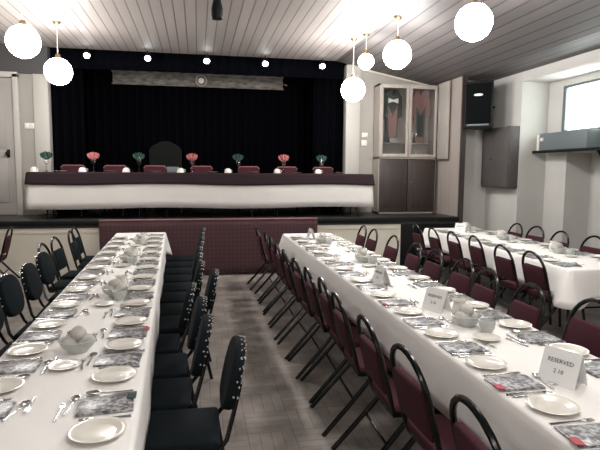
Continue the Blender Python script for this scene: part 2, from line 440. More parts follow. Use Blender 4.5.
def make_chair(name, label, kind):
    """sitter faces +Y; origin on the floor under the seat centre"""
    t = thing(name, label, 'chair')
    fab = 'green' if kind in ('green_hoop', 'green_stud') else 'burg'
    s = MB(); s.box((0, .01, .418), (.41, .42, .052), bevel=.022, seg=3); obj('seat', s, fab, t)
    f = MB(); f.tube([(-.19, -.19, .385), (-.19, .19, .385), (.19, .19, .385), (.19, -.19, .385)], .011, 8, True); obj('seat_frame', f, 'black', t)
    for sx in (-1, 1):
        obj('leg', MB().tube([(sx*.185, .17, .39), (sx*.195, .20, .2), (sx*.2, .215, .0)], .014, 8), 'black', t)
        rear = [(sx*.197, -.08, .40), (sx*.205, -.25, .2), (sx*.212, -.43, .0)] if kind.endswith('hoop') else [(sx*.192, -.185, .40), (sx*.2, -.215, .2), (sx*.205, -.26, .0)]
        obj('leg', MB().tube(rear, .0155 if kind.endswith('hoop') else .013, 8), 'black', t)
    sy_ = -.228 if kind.endswith('hoop') else -.21
    obj('stretcher', MB().tube([(-.2, sy_, .225), (.2, sy_, .225)], .009, 6), 'black', t)
    Y0, Z0 = -.195, .375
    if kind in ('burg_hoop', 'green_hoop'):
        Y1, Z1 = -.315, .885
        pts = [(-.197, -.05, .375)] + arch(.197, Y0, Z0+.03, Y1, Z1, .19, 12) + [(.197, -.05, .375)]
        obj('back_hoop', MB().tube(pts, .0145, 8), 'black', t)
        zt = .735; zb = .50
        ty = lambda z: Y0 + (Y1-Y0)*(z-Z0)/(Z1-Z0)
        n = Vector((0, Y1-Y0, Z1-Z0)).normalized()
        hw = .178
        poly = [(-hw, 0), (hw, 0), (hw, .2), (hw*.9, .245), (-hw*.9, .245), (-hw, .2)]
        fwd = Vector((0, n.z, -n.y))
        p = MB().prism(poly, fwd*.042, Vector((0, ty(zb), zb)) - fwd*.018, (1, 0, 0), n, bevel=.014)
        obj('backrest', p, fab, t)
        obj('back_bar', MB().tube([(-.19, ty(.53), .53), (.19, ty(.53), .53)], .008, 6), 'black', t)
    else:
        Y1, Z1 = -.315, .87
        ty = lambda z: Y0 + (Y1-Y0)*(z-Z0)/(Z1-Z0)
        n = Vector((0, Y1-Y0, Z1-Z0)).normalized(); fwd = Vector((0, n.z, -n.y))
        zb = .545 if kind == 'green_stud' else .50
        if kind == 'green_stud':
            poly = []
            for i in range(29):
                a = -PI/2 + 2*PI*i/28
                if i == 28: break
                x, z = math.cos(a), math.sin(a)
                ex = .75 if z < 0 else .95
                poly.append((.205*math.copysign(abs(x)**ex, x), .167 + .167*math.copysign(abs(z)**.8, z)))
            th = .055
        else:
            poly = [(-.2, 0), (.2, 0), (.21, .2), (.205, .33), (.17, .375), (-.17, .375), (-.205, .33), (-.21, .2)]; th = .05
        o0 = Vector((0, ty(zb), zb)) - fwd*.015
        obj('backrest', MB().prism(poly, fwd*th, o0, (1, 0, 0), n, bevel=.016), fab, t)
        for sx in (-1, 1):
            up = MB().tube([(sx*.192, -.05, .385), (sx*.192, Y0+.01, .392), (sx*.185, ty(.45)-.015, .45), (sx*.15, ty(.56)-.022, .56), (sx*.12, ty(.70)-.024, .70)], .012, 8)
            obj('back_post', up, 'black', t)
        if kind == 'green_stud':
            e = MB(); N = 25
            for i in range(N):
                a = math.radians(-10) + math.radians(200)*i/(N-1) + .05*math.sin(i*2.7)
                x, z = math.cos(a), math.sin(a)
                ex = .95
                px, pz = .205*math.copysign(abs(x)**ex, x), .167 + .165*math.copysign(abs(z)**.8, z)
                for dep in ((.006,) if i % 2 else (.0, .02)):
                    c = o0 + Vector((1, 0, 0))*px + n*pz + fwd*dep
                    e.sphere(c, .0075, 6)
            obj('nailhead_trim', e, 'stud', t)
        elif kind == 'burg_low':
            c0 = o0 + fwd*th*.5
            e = MB().tube([c0 + Vector((x, 0, 0)) + n*z for x, z in ((-.205, .335), (-.17, .378), (0, .38), (.17, .378), (.205, .335))], .014, 8)
            obj('piping', e, 'pink', t)
    return Proto(t)
HB = make_chair('stacking_chair', 'tmp', 'burg_hoop')
HG = make_chair('stacking_chair', 'tmp', 'green_hoop')
SG = make_chair('padded_chair', 'tmp', 'green_stud')
LB = make_chair('low_back_chair', 'tmp', 'burg_low')
PX, NX = -PI/2, PI/2         # rotation that makes the sitter face +X / -X

# right-hand edge of the left table (backs toward the aisle)
lr = [(2.58, .21), (3.03, .065), (3.48, .035), (3.95, -.035), (4.48, .15), (4.93, .04), (5.42, .03), (5.9, .03), (6.36, .05), (6.84, .06), (7.32, .07), (7.85, .09)]
for i, (y, xb) in enumerate(lr):
    SG.put('green studded chair, %s from near end, aisle side of left table' % ORD[i],
           (xb-.315, y, 0), NX + random.uniform(-.04, .04), 'green chairs on the aisle side of the left table')
ll = [('h', 8.05, -1.76), ('h', 7.55, -1.70), ('h', 6.85, -1.73), ('h', 6.25, -1.71), ('s', 5.72, -1.58), ('s', 5.05, -1.52), ('s', 4.5, -1.52), ('s', 3.95, -1.5), ('s', 3.4, -1.5)]
for i, (k, y, xb) in enumerate(ll):
    (HG if k == 'h' else SG).put(('dark green open hoop-backed chair' if k == 'h' else 'dark green studded chair')
        + ', %s from stage, wall side of left table' % ORD[i], (xb+.315, y, 0), PX + random.uniform(-.05, .05),
        'green chairs on the wall side of the left table')
HB.put('burgundy hoop-backed chair turned to the wall at far left edge', (-2.99, 8.3, 0), NX+.12, 'spare burgundy chairs at far left')
HB.put('burgundy hoop-backed chair half out of frame, left of the one at far left edge', (-3.2, 7.72, 0), NX+.1, 'spare burgundy chairs at far left')
rl = [(1.66, .94), (2.28, .93), (2.80, .91), (3.39, .90), (3.89, .92), (4.36, .90), (4.85, .88), (5.4, .87), (5.95, .87), (6.5, .88), (7.05, .88), (7.72, .84)]
for i, (y, xb) in enumerate(rl):
    HB.put('burgundy hoop-backed chair, %s from near end, aisle side of middle table' % ORD[i], (xb+.315, y, 0), PX + random.uniform(-.04, .04),
           'burgundy chairs on the aisle side of the middle table')
rr = [(2.95, 2.53), (3.46, 2.42), (4.06, 2.43), (4.58, 2.50), (5.25, 2.52), (5.78, 2.52), (6.45, 2.50), (7.25, 2.50), (7.75, 2.50)]
for i, (y, xb) in enumerate(rr):
    HB.put('burgundy hoop-backed chair, %s from near end, far side of middle table' % ORD[i], (xb-.315, y, 0), NX + random.uniform(-.05, .05),
           'burgundy chairs on the far side of the middle table')
t3 = [(4.93, 3.42), (5.42, 3.38), (6.28, 3.52), (6.78, 3.46), (7.28, 3.40), (7.85, 3.38)]
for i, (y, xb) in enumerate(t3):
    HB.put('burgundy hoop-backed chair, %s from near end, near side of right-hand table' % ORD[i], (xb+.315, y, 0), PX-.05 + random.uniform(-.04, .04),
           'burgundy chairs on the near side of the right-hand table')
t3r = [(6.05, 5.13), (6.65, 5.08), (7.3, 5.16), (7.8, 5.13)]
for i, (y, xb) in enumerate(t3r):
    HB.put('burgundy hoop-backed chair by the right wall, %s from near end' % ORD[i], (xb-.315, y, 0), NX + random.uniform(-.05, .05),
           'burgundy chairs on the wall side of the right-hand table')

# ------------------------------------------------------------------ tables and cloths
def folding_table(L, W, H=.742):
    t = thing('folding_table', 'tmp', 'table')
    obj('tabletop', MB().box((0, 0, H-.015), (W-.03, L-.02, .03), bevel=.004), 'brown', t)
    for sy in (-1, 1):
        for sx in (-1, 1):
            obj('leg', MB().tube([(sx*(W/2-.16), sy*(L/2-.22), 0), (sx*(W/2-.16), sy*(L/2-.25), H-.03)], .013, 6), 'black', t)
        obj('crossbar', MB().tube([(-(W/2-.16), sy*(L/2-.233), .3), (W/2-.16, sy*(L/2-.233), .3)], .01, 6), 'black', t)
    return Proto(t)

def cloth_mesh(W, L, drop, flare=.05, amp=.012, seed=1, corner=.10, H=.75, cd=.28):
    """a cloth on a W x L top (centre at origin), drop below the top, gentle folds, points at the corners"""
    rnd = random.Random(seed); b = bmesh.new()
    r = .03; per = []
    def seg(p, q, n):
        for i in range(n): per.append((p[0]+(q[0]-p[0])*i/n, p[1]+(q[1]-p[1])*i/n))
    hw, hl = W/2, L/2; nl = max(12, int(L/.07)); nw = max(8, int(W/.06))
    def cor(cx, cy, a0):
        for i in range(6):
            a = a0 + PI/2*i/6; per.append((cx+r*math.cos(a), cy+r*math.sin(a)))
    cor(hw-r, hl-r, 0); seg((hw-r, hl), (-hw+r, hl), nw)
    cor(-hw+r, hl-r, PI/2); seg((-hw, hl-r), (-hw, -hl+r), nl)
    cor(-hw+r, -hl+r, PI); seg((-hw+r, -hl), (hw-r, -hl), nw)
    cor(hw-r, -hl+r, 3*PI/2); seg((hw, -hl+r), (hw, hl-r), nl)
    ph = [rnd.uniform(0, 6.28) for _ in range(6)]
    rings = []
    rows = [(-.012, 0), (0, -.004)] + [(None, t) for t in (.03, .15, .35, .6, .8, 1.0)]
    for off, t in rows:
        ring = []
        for (x, y) in per:
            nx, ny = x/hw, y/hl
            dx = max(0, (abs(x)-(hw-r))/r); dy = max(0, (abs(y)-(hl-r))/r)
            nrm = Vector((math.copysign(dx, x), math.copysign(dy, y), 0))
            if nrm.length < 1e-6: nrm = Vector((math.copysign(1, x), 0, 0))
            nrm.normalize()
            if off is not None:
                ring.append(b.verts.new((x+nrm.x*off, y+nrm.y*off, H + (t if off == 0 else 0))))
            else:
                u = x*1.3 + y
                f = .5*math.sin(u*4.1+ph[0]) + .3*math.sin(u*9.3+ph[1]) + .25*math.sin(u*2.1+ph[2])
                dcx = (hw-abs(x)); dcy = (hl-abs(y)); dc = math.hypot(dcx, dcy)
                cn = math.exp(-(dc/.16)**2)
                o = .006 + flare*t + amp*f*t*1.2 + corner*cn*t
                dz = drop*t*(1 + cd*cn) + .012*math.sin(u*1.7+ph[3])*t
                ring.append(b.verts.new((x+nrm.x*o, y+nrm.y*o, H-.006-dz)))
        rings.append(ring)
    b.faces.new(rings[0]); N = len(per)
    for A, B in zip(rings, rings[1:]):
        for i in range(N): b.faces.new((A[i], B[i], B[(i+1) % N], A[(i+1) % N]))
    return b

class Row:
    """a table row: centre line from (x0,y0) to (x1,y1)"""
    def __init__(s, x0, y0, x1, y1, W):
        s.a = Vector((x0, y0, 0)); s.b = Vector((x1, y1, 0)); s.W = W
        s.L = (s.b-s.a).length; s.d = (s.b-s.a).normalized(); s.n = Vector((s.d.y, -s.d.x, 0))   # n points to the right (+X)
        s.rz = math.atan2(-s.d.x, s.d.y)
    def at(s, y, off, z=.757):
        k = (y-s.a.y)/s.d.y; p = s.a + s.d*k + s.n*off; return (p.x, p.y, z)
LT = Row(-.56, .95, -.862, 8.45, .72)
MT = Row(1.66, .85, 1.66, 8.02, .75)
RT = Row(4.085, 4.56, 4.30, 8.5, .92)
for row, nt_, nm, seed, dr, who in ((LT, 4, 'left', 3, .285, 'left'), (MT, 4, 'middle', 5, .285, 'middle'), (RT, 2, 'right-hand', 8, .285, 'right-hand')):
    pr = folding_table(row.L/nt_, row.W)
    for i in range(nt_):
        c = row.a + row.d*(row.L*(i+.5)/nt_)
        pr.put('folding table under the white cloth of %s row, %s from near end' % (who, ORD[i]), (c.x, c.y, 0), row.rz, 'folding tables of the %s row' % who)
    c = (row.a+row.b)/2
    o = obj('tablecloth', cloth_mesh(row.W, row.L, dr, .03 if nm != 'left' else .004, .012 if nm != 'left' else .008, seed), 'cloth', angle=60)
    md = o.modifiers.new('thickness', 'SOLIDIFY'); md.thickness = .003; md.offset = 1
    tag(o, {'left': 'long white cloth over the left table row, set for dinner', 'middle': 'long white cloth over the middle table row beside the burgundy chairs',
            'right-hand': 'white cloth over the short right-hand table by the wall'}[nm], 'tablecloth', 'white tablecloths', (c.x, c.y, 0), row.rz)

# ------------------------------------------------------------------ place settings
def plate_obj():
    t = obj('side_plate', MB().lathe([(0, .004), (.058, .004), (.066, .006), (.084, .014), (.099, .018), (.1005, .0195), (.099, .0205), (.084, .0168), (.066, .0092), (.058, .007), (0, .007)], 36), 'china', angle=50)
    return tag(t, 'tmp', 'plate')
def spoon_obj(name, L, bw, bl):
    m = MB()
    m.tube([(0, -L/2, .004), (0, -L*.3, .004), (0, 0, .0055), (0, L/2-bl*.9, .007)], [.0055, .0045, .003, .0032], 8)
    m.bm.transform(Matrix.Diagonal((1.3, 1, .7, 1)))
    prof = [(0, .0015), (.55, .0025), (.85, .0065), (1, .0115), (.93, .0115), (.8, .0085), (.5, .005), (0, .004)]
    m.lathe([(r*1.0, z) for r, z in prof], 16, (0, L/2-bl*.45, 0), bw, bl*.5)
    return tag(obj(name, m, 'chrome', angle=60), 'tmp', 'spoon')
def fork_obj(L):
    m = MB()
    m.tube([(0, -L/2, .004), (0, -L*.3, .004), (0, 0, .006), (0, L*.2, .006)], [.0055, .0045, .003, .0035], 8)
    m.bm.transform(Matrix.Diagonal((1.3, 1, .7, 1)))
    m.prism([(-.004, L*.19), (.004, L*.19), (.0115, L*.25), (.0115, L*.31), (-.0115, L*.31), (-.0115, L*.25)], (0, 0, .0025), (0, 0, .003))
    for k in (-1.5, -.5, .5, 1.5): m.tube([(k*.0064, L*.305, .0042), (k*.0062, L*.4, .0028), (k*.006, L*.5, .0055)], [.0021, .0019, .0011], 6)
    return tag(obj('fork', m, 'chrome', angle=60), 'tmp', 'fork')
def knife_obj(L):
    m = MB()
    m.tube([(0, -L/2, .005), (0, -L*.3, .005), (0, -.01, .0045)], [.0068, .006, .0048], 8)
    m.prism([(-.005, -.012), (.0065, -.012), (.009, L*.2), (.0085, L*.4), (.002, L*.5), (-.005, L*.47)], (0, 0, .0025), (0, 0, .002))
    return tag(obj('table_knife', m, 'chrome', angle=60), 'tmp', 'knife')
def napkin_obj(band=None):
    t = thing('folded_napkin', 'tmp', 'napkin')
    n = MB(); n.box((0, 0, .004), (.155, .215, .006), bevel=.002); n.box((.002, .004, .0085), (.148, .20, .003), rz=.03, bevel=.001)
    obj('printed_sheet', n, 'napkin', t)
    if band:
        obj('tucked_corner', MB().prism([(-.02, -.115), (.03, -.12), (.04, -.085), (-.012, -.08)], (0, 0, .004), (.04, 0, .0105)), band, t)['label'] = \
            ('red' if band == 'red' else 'dark green') + ' paper corner'
    return Proto(t)
PL = Proto(plate_obj(), []); SP = Proto(spoon_obj('soup_spoon', .19, .021, .062), []); DS = Proto(spoon_obj('dessert_spoon', .17, .02, .056), [])
FK = Proto(fork_obj(.19), []); DF = Proto(tag(fork_obj(.16), 'tmp', 'fork'), []); DF.root.name = 'dessert_fork'
KN = Proto(knife_obj(.21), []); NP = napkin_obj(); NR = napkin_obj('red'); NG = napkin_obj('leafgreen')

def setting(row, y, side, where, i, napkin=None, skip=()):
    """side +1: diner sits on the +X side. y is the y of the side plate's centre."""
    rnd = random
    # the diner looks inward: facing -side*n; the diner's left is -Y for side=+1, +Y for side=-1
    sgn = side                       # moving toward the diner's right = +Y for side +1
    rz = row.rz + (PI/2 if side > 0 else -PI/2)
    edge = row.W/2
    e = '%s place from near end, %s' % (ORD[i], where)
    g = lambda s: '%s on %s' % (s, where)
    def p(u, w, z=.7545): return row.at(y + sgn*u, side*(edge-w+(.03 if row is LT else .04)), z)
    j = lambda a=.05: rnd.uniform(-a, a)
    k = lambda a=.006: rnd.uniform(-a, a)
    if 'plate' not in skip: PL.put('white side plate, %s' % e, p(k(), .15+k()), rnd.uniform(0, 6), g('side plates'))
    FK.put('steel fork, %s' % e, p(.122+k(), .15+k()), rz+j(), g('forks'))
    (napkin or NP).put({None: 'grey printed napkin, ', NR: 'red-cornered printed napkin, ', NG: 'green-cornered printed napkin, '}[napkin] + e,
        p(.232+k(), .155+k()), rz+j(.08), g('printed napkins'))
    KN.put('steel table knife, %s' % e, p(.338+k(.004), .145+k()), rz+j(), g('knives'))
    SP.put('soup spoon beside knife, %s' % e, p(.365+k(.004), .155+k()), rz+j(), g('soup spoons'))
    DS.put('dessert spoon above napkin, %s' % e, p(.25+k(.015), .292+k(.004)), rz+PI/2*rnd.choice((.85, .92, 1.0))*(-1 if row is LT and side > 0 else 1)+j(.15), g('dessert spoons'))
    DF.put('small dessert fork above napkin, %s' % e, p(.205+k(.015), .325+k(.004)), rz-PI/2*rnd.choice((.9, 1.0))+j(.1), g('dessert forks'))

wl = 'aisle side of left table'; wl2 = 'wall side of left table'
for i in range(13):
    setting(LT, (1.92, 2.46, 2.90, 3.36, 3.84)[i] if i < 5 else 3.84+(i-4)*.488, 1, wl, i, {0: NG, 2: NR}.get(i))
for i in range(12):
    setting(LT, 2.42+i*.488, -1, wl2, i, {1: NR}.get(i))
wm = 'aisle side of middle table'; wm2 = 'far side of middle table'
for i, yy in enumerate((1.83, 2.32, 2.81, 3.31, 3.81, 4.36, 4.93, 5.47, 6.0, 6.5, 7.0, 7.5)):
    setting(MT, yy, -1, wm, i, {0: NR, 1: NR, 4: NR}.get(i))
for i in range(12):
    setting(MT, 1.93+i*.49, 1, wm2, i)
wr_, wr2 = 'near side of right-hand table', 'wall side of right-hand table'
for i in range(7):
    setting(RT, 5.05+i*.5, -1, wr_, i)
for i in range(7):
    setting(RT, 4.75+i*.5, 1, wr2, i)

# ------------------------------------------------------------------ centre pieces
def bowl_proto():
    o = obj('serving_bowl', MB().lathe([(0, 0), (.05, 0), (.052, .008), (.078, .03), (.092, .062), (.096, .066), (.091, .068), (.076, .036), (.05, .014), (0, .012)], 28), 'bowl', angle=50)
    return Proto(tag(o, 'tmp', 'bowl'), [])
def cup_proto():
    t = thing('sugar_cup', 'tmp', 'cup')
    obj('cup_body', MB().lathe([(0, 0), (.03, 0), (.032, .006), (.045, .03), (.05, .072), (.0475, .073), (.042, .032), (.028, .01), (0, .009)], 24), 'bowl', t, angle=50)
    return Proto(t)
def jug_proto():
    t = thing('milk_jug', 'tmp', 'jug')
    m = MB().lathe([(0, 0), (.038, 0), (.046, .02), (.05, .05), (.042, .085), (.036, .105), (.042, .12), (.0395, .12), (.033, .105), (.044, .05), (.036, .012), (0, .01)], 24)
    for v in m.bm.verts:
        if v.co.z > .1 and v.co.x > .025: v.co.x += .014*(v.co.z-.1)/.02
    obj('jug_body', m, 'china', t, angle=60)
    obj('handle', MB().tube([(-.040, 0, .095), (-.07, 0, .09), (-.078, 0, .065), (-.066, 0, .04), (-.046, 0, .035)], .0055, 8), 'china', t)
    return Proto(t)
def saucer_proto():
    o = obj('butter_dish', MB().lathe([(0, .003), (.045, .003), (.075, .016), (.0765, .018), (.074, .019), (.045, .007), (0, .006)], 28), 'china', angle=50)
    return Proto(tag(o, 'tmp', 'dish'), [])
def roll_proto():
    m = MB().sphere((0, 0, .03), .05, 16, (1, .85, .75))
    for v in m.bm.verts: v.co.z += .004*math.sin(v.co.x*70)*math.cos(v.co.y*60)
    return Proto(tag(obj('bread_roll', m, 'bread', angle=80), 'tmp', 'bread roll'), [])
BW, CU, JG, SA, RO = bowl_proto(), cup_proto(), jug_proto(), saucer_proto(), roll_proto()
def centre(row, y, off, who, i, with_jug=True, s=1):
    w = '%s group from near end, centre of %s table' % (ORD[i], who)
    g = lambda a: '%s on the %s table' % (a, who)
    z = .7545
    BW.put('pale bowl of bread rolls, ' + w, row.at(y, off, z), 0, g('serving bowls'))
    for n_, (dx, dy, dz) in zip(('left', 'right', 'top'), ((-.036, -.01, .022), (.037, .012, .022), (.002, .008, .062))):
        x0, y0, z0 = row.at(y, off, z)
        RO.put('%s bread roll in bowl, %s' % ({'left': 'left', 'right': 'right', 'top': 'uppermost'}[n_], w), (x0+dx, y0+dy, z0+dz), random.uniform(0, 3), g('bread rolls'))
    if with_jug:
        JG.put('white milk jug, ' + w, row.at(y+.17, off+.04*s, z), random.uniform(0, 6), g('milk jugs'))
        CU.put('pale sugar cup, ' + w, row.at(y-.155, off+.05*s, z), 0, g('sugar cups'))
    SA.put('small white butter dish, ' + w, row.at(y-.24, off-.02*s, z) if not with_jug else row.at(y-.29, off-.03*s, z), 0, g('butter dishes'))
for i, (y, o_) in enumerate(((2.88, .01), (4.15, .06), (5.72, .03), (7.15, .05))): centre(LT, y, o_, 'left', i, i != 0, 1)
for i, (y, o_) in enumerate(((2.98, -.02), (5.35, .06), (6.85, -.03))): centre(MT, y, o_, 'middle', i)
for i, (y, o_) in enumerate(((5.6, .1), (6.85, .08), (8.05, .1))): centre(RT, y, o_, 'right-hand', i)

# reserved tent cards
def text_mesh(body, size):
    cu = bpy.data.curves.new('lettering', 'FONT'); cu.body = body; cu.size = size; cu.align_x = 'CENTER'; cu.align_y = 'CENTER'
    cu.extrude = .0004; cu.resolution_u = 2
    t = bpy.data.objects.new('lettering_tmp', cu); COL.objects.link(t)
    bpy.context.view_layer.update()
    me = bpy.data.meshes.new_from_object(t.evaluated_get(bpy.context.evaluated_depsgraph_get()))
    bpy.data.objects.remove(t); me.name = 'lettering'; me.materials.clear(); me.materials.append(M['ink'])
    return me
def card_proto():
    t = thing('reserved_card', 'tmp', 'sign')
    W, Hh, D = .175, .15, .055
    for sy in (-1, 1):
        a = math.atan2(D, Hh)
        m = MB().box((0, 0, 0), (W, .0016, math.hypot(Hh, D)))
        m.bm.transform(Matrix.Translation((0, sy*D/2, Hh/2)) @ Matrix.Rotation(sy*a, 4, 'X'))
        obj('card_panel', m, 'sheet', t)
    for body, z, sz in (('RESERVED', .098, .027), ('2 10', .055, .026)):
        o = bpy.data.objects.new('lettering', text_mesh(body, sz)); COL.objects.link(o); o.parent = t
        yy = -D*(1 - z/Hh) - .0022
        o.location = (0, yy, z); o.rotation_euler = (PI/2-math.atan2(D, Hh), 0, 0); o['label'] = 'black printed lettering'
    return Proto(t)
CD = card_proto()
for (x, y, rz, lab) in ((1.625, 2.07, math.radians(-66), 'white folded card printed RESERVED, nearest one on the middle table'),
                        (1.62, 3.36, math.radians(-66), 'white folded RESERVED card behind the bowl nearest on the middle table'),
                        (1.53, 4.25, math.radians(-84), 'white tilted RESERVED card half way along the middle table'),
                        (1.57, 7.3, math.radians(-88), 'white RESERVED card at the stage end of the middle table'),
                        (4.13, 7.80, math.radians(-50), 'white RESERVED card at the far end of the right-hand table')):
    CD.put(lab, (x, y, .7545), rz, 'reserved cards')

# ------------------------------------------------------------------ top table on the stage
ZS = .92
TY, TX0, TX1 = 9.42, -2.63, 3.05
tp = folding_table((TX1-TX0)/3, .7, .738)
for i in range(3):
    x = TX0 + (TX1-TX0)*(i+.5)/3
    tp.put('folding table with black legs under the top table cloths, %s from the left' % ORD[i], (x, TY, ZS), PI/2, 'top table trestles')
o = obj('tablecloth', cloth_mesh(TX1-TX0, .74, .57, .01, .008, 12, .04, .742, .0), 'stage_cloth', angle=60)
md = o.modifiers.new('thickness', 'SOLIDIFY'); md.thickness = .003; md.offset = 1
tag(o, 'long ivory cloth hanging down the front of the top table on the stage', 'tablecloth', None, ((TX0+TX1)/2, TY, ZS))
o = obj('runner', cloth_mesh(TX1-TX0+.03, .775, .185, .012, .004, 4, .02, .749, .0), 'runner', angle=60)
md = o.modifiers.new('thickness', 'SOLIDIFY'); md.thickness = .003; md.offset = 1
tag(o, 'maroon overcloth along the top of the long stage table', 'tablecloth', None, ((TX0+TX1)/2, TY, ZS))
zt = ZS + .7555
# chairs behind it
for i, x in enumerate((-2.22, -1.5, -.78, .08, .99, 1.72, 2.46)):
    LB.put('dusty burgundy low chair behind the top table on the stage, %s from the left' % ORD[i], (x, 10.06, ZS), PI + random.uniform(-.06, .06), 'burgundy chairs behind the top table')
HB.put('black hoop of a burgundy chair rising behind the left part of the top table', (-1.42, 10.55, ZS), PI, None)
# big upholstered chair
th = thing('high_back_armchair', 'dark mossy high-backed armchair behind the stage table', 'armchair', (-.62, 10.75, ZS), PI)
obj('seat', MB().box((0, .02, .36), (.62, .58, .2), bevel=.05, seg=3), 'throne', th)
poly = [(-.31, 0), (.31, 0), (.32, .78), (.25, .86), (.12, .93), (0, .96), (-.12, .93), (-.25, .86), (-.32, .78)]
obj('backrest', MB().prism(poly, (0, .12, 0), (0, -.33, .42), (1, 0, 0), (0, 0, 1), bevel=.03), 'throne', th)
for sx in (-1, 1):
    obj('armrest', MB().box((sx*.34, .0, .5), (.1, .56, .32), bevel=.04, seg=3), 'throne', th)
    for y in (-.24, .24): obj('leg', MB().tube([(sx*.27, y, .28), (sx*.28, y, 0)], [.03, .02], 8), 'oak', th)
# glasses with fanned paper napkins, cups and plates
def glass_proto():
    t = thing('wine_glass', 'tmp', 'glass')
    obj('glass_bowl', MB().lathe([(0, .125), (.025, .132), (.043, .17), (.046, .21), (.041, .25), (.039, .25), (.044, .21), (.041, .171), (.023, .136), (0, .129)], 16), 'crystal', t, 60)
    obj('stem', MB().lathe([(0, 0), (.042, 0), (.042, .004), (.010, .010), (.005, .03), (.005, .115), (.012, .127), (0, .129)], 16), 'crystal', t, 60)
    return Proto(t)
def fan_obj(m, name='fan_napkin'):
    mb = MB()
    for k in range(5):
        a = (k-2)*.30
        n = 4
        tip = Vector((math.sin(a)*.13, .018*math.sin(k*2.3), .085 + math.cos(a)*.115))
        base = Vector((math.sin(a)*.006, 0, .1)); side = Vector((math.cos(a), 0, -math.sin(a)))*.032
        for s_ in (-1, 1):
            q = [base + side*.25*s_, base*.4 + tip*.6 + side*s_ + Vector((0, .012*s_, 0)), tip + side*.6*s_, tip + Vector((0, .012, .012)), base]
            vs = [mb.bm.verts.new(v) for v in q]; mb.bm.faces.new(vs)
    for v in mb.bm.verts: v.co = Vector((v.co.x*1.15, v.co.y*1.15, .2+(v.co.z-.1)*1.25))
    o = obj(name, mb, m, angle=30); md = o.modifiers.new('thickness', 'SOLIDIFY'); md.thickness = .004
    return Proto(tag(o, 'tmp', 'napkin'), [])
GL = glass_proto(); FR, FG = fan_obj('pinkred'), fan_obj('leafgreen')
xs = (-2.46, -1.72, -.98, -.09, .71, 1.53, 2.23)
for i, x in enumerate(xs):
    GL.put('clear stemmed glass holding a napkin on the stage table, %s from left' % ORD[i], (x, 9.5, zt), 0, 'glasses on the top table')
    red_ = i % 2 == 1
    n_ = {0: 'leftmost of the four', 2: 'second of the four from the left', 4: 'third of the four from the left', 6: 'rightmost of the four',
          1: 'leftmost of the three', 3: 'middle of the three', 5: 'rightmost of the three'}[i]
    (FR if red_ else FG).put(('coral red' if red_ else 'dark green') + ' fan-folded napkin in stage table glass, ' + n_, (x, 9.5, zt+.002), random.uniform(-.3, .3), 'fan-folded napkins on the top table')
def wcup():
    t = thing('tea_cup', 'tmp', 'cup')
    obj('cup_body', MB().lathe([(0, .078), (.028, .078), (.05, .06), (.062, .02), (.064, 0), (.06, 0), (.056, .022), (.044, .056), (.025, .07), (0, .07)], 20), 'china', t, 60)
    obj('handle', MB().tube([(.055, 0, .02), (.082, 0, .022), (.086, 0, .045), (.05, 0, .058)], .005, 6), 'china', t)
    return Proto(t)
WC = wcup()
for i, x in enumerate((-2.6, -1.86, -1.17, -.28, .52, 1.38, 2.12)):
    WC.put('upturned white cup on the stage table, %s from the left' % ORD[i], (x, 9.3, zt), random.uniform(-1, 1), 'cups on the top table')
for i, x in enumerate((-2.18, -1.4, -.7, .25, .98, 1.72, 2.5)):
    PL.put('white side plate on the maroon-covered stage table, %s from the left' % ORD[i], (x, 9.25, zt), 0, 'plates on the top table')
tag(obj('grey_box', MB().box((0, 0, .05), (.2, .14, .1), bevel=.008), 'greybox'), 'small grey box on the stage table in front of the big armchair', 'box', None, (-.42, 9.62, zt))

# ------------------------------------------------------------------ glazed cabinet right of the stage
cb_ = thing('display_cabinet', 'tall cabinet with glazed upper doors and dark oak lower doors right of stage', 'cabinet', (3.95, 9.98, .92))
W_, D_ = 1.16, .34
k = MB(); k.box((0, -.01, 1.22), (W_, .02, 2.44))
for sx in (-1, 1): k.box((sx*(W_/2-.015), -D_/2, 1.22), (.03, D_, 2.44))
for z in (.015, 1.06, 2.425): k.box((0, -D_/2, z), (W_, D_, .03))
k.box((0, -D_/2, 1.34), (W_-.06, D_-.06, .015))
obj('carcass', k, 'pale_wood', cb_)
for sx in (-1, 1):
    m = MB(); m.box((sx*.285, -D_-.012, .535), (.555, .022, 1.0), bevel=.004); m.box((sx*.285, -D_-.026, .535), (.38, .012, .8), bevel=.005)
    dd = obj('lower_door', m, 'oak', cb_); obj('knob', MB().sphere((sx*.06, -D_-.04, .6), .014, 8), 'brass', dd)
    m = MB(); z0, z1 = 1.075, 2.42
    for xx in (sx*.285-.255, sx*.285+.255): m.box((xx, -D_-.012, (z0+z1)/2), (.05, .026, z1-z0), bevel=.004)
    for zz in (z0+.03, z1-.03): m.box((sx*.285, -D_-.012, zz), (.47, .026, .06), bevel=.004)
    dd = obj('glazed_door', m, 'pale_wood', cb_)
    obj('pane', MB().box((sx*.285, -D_-.012, (z0+z1)/2), (.47, .004, z1-z0-.1)), 'glass', dd)
lf = thing('cupboard_leaf', 'pale wooden leaf standing open against the boarded wall beside the glazed cabinet', 'door', (4.545, 9.6, 1.95))
obj('leaf_frame', MB().box((0, -.2, .72), (.035, .42, 1.42), bevel=.006), 'pale_wood', lf)
obj('leaf_panel', MB().box((-.022, -.2, .72), (.012, .30, 1.26), bevel=.003), 'stage_wall', lf)
obj('hinge', MB().tube([(-.005, .015, .3), (-.005, .015, .42)], .012, 8).tube([(-.005, .015, 1.0), (-.005, .015, 1.12)], .012, 8), 'brass', lf)
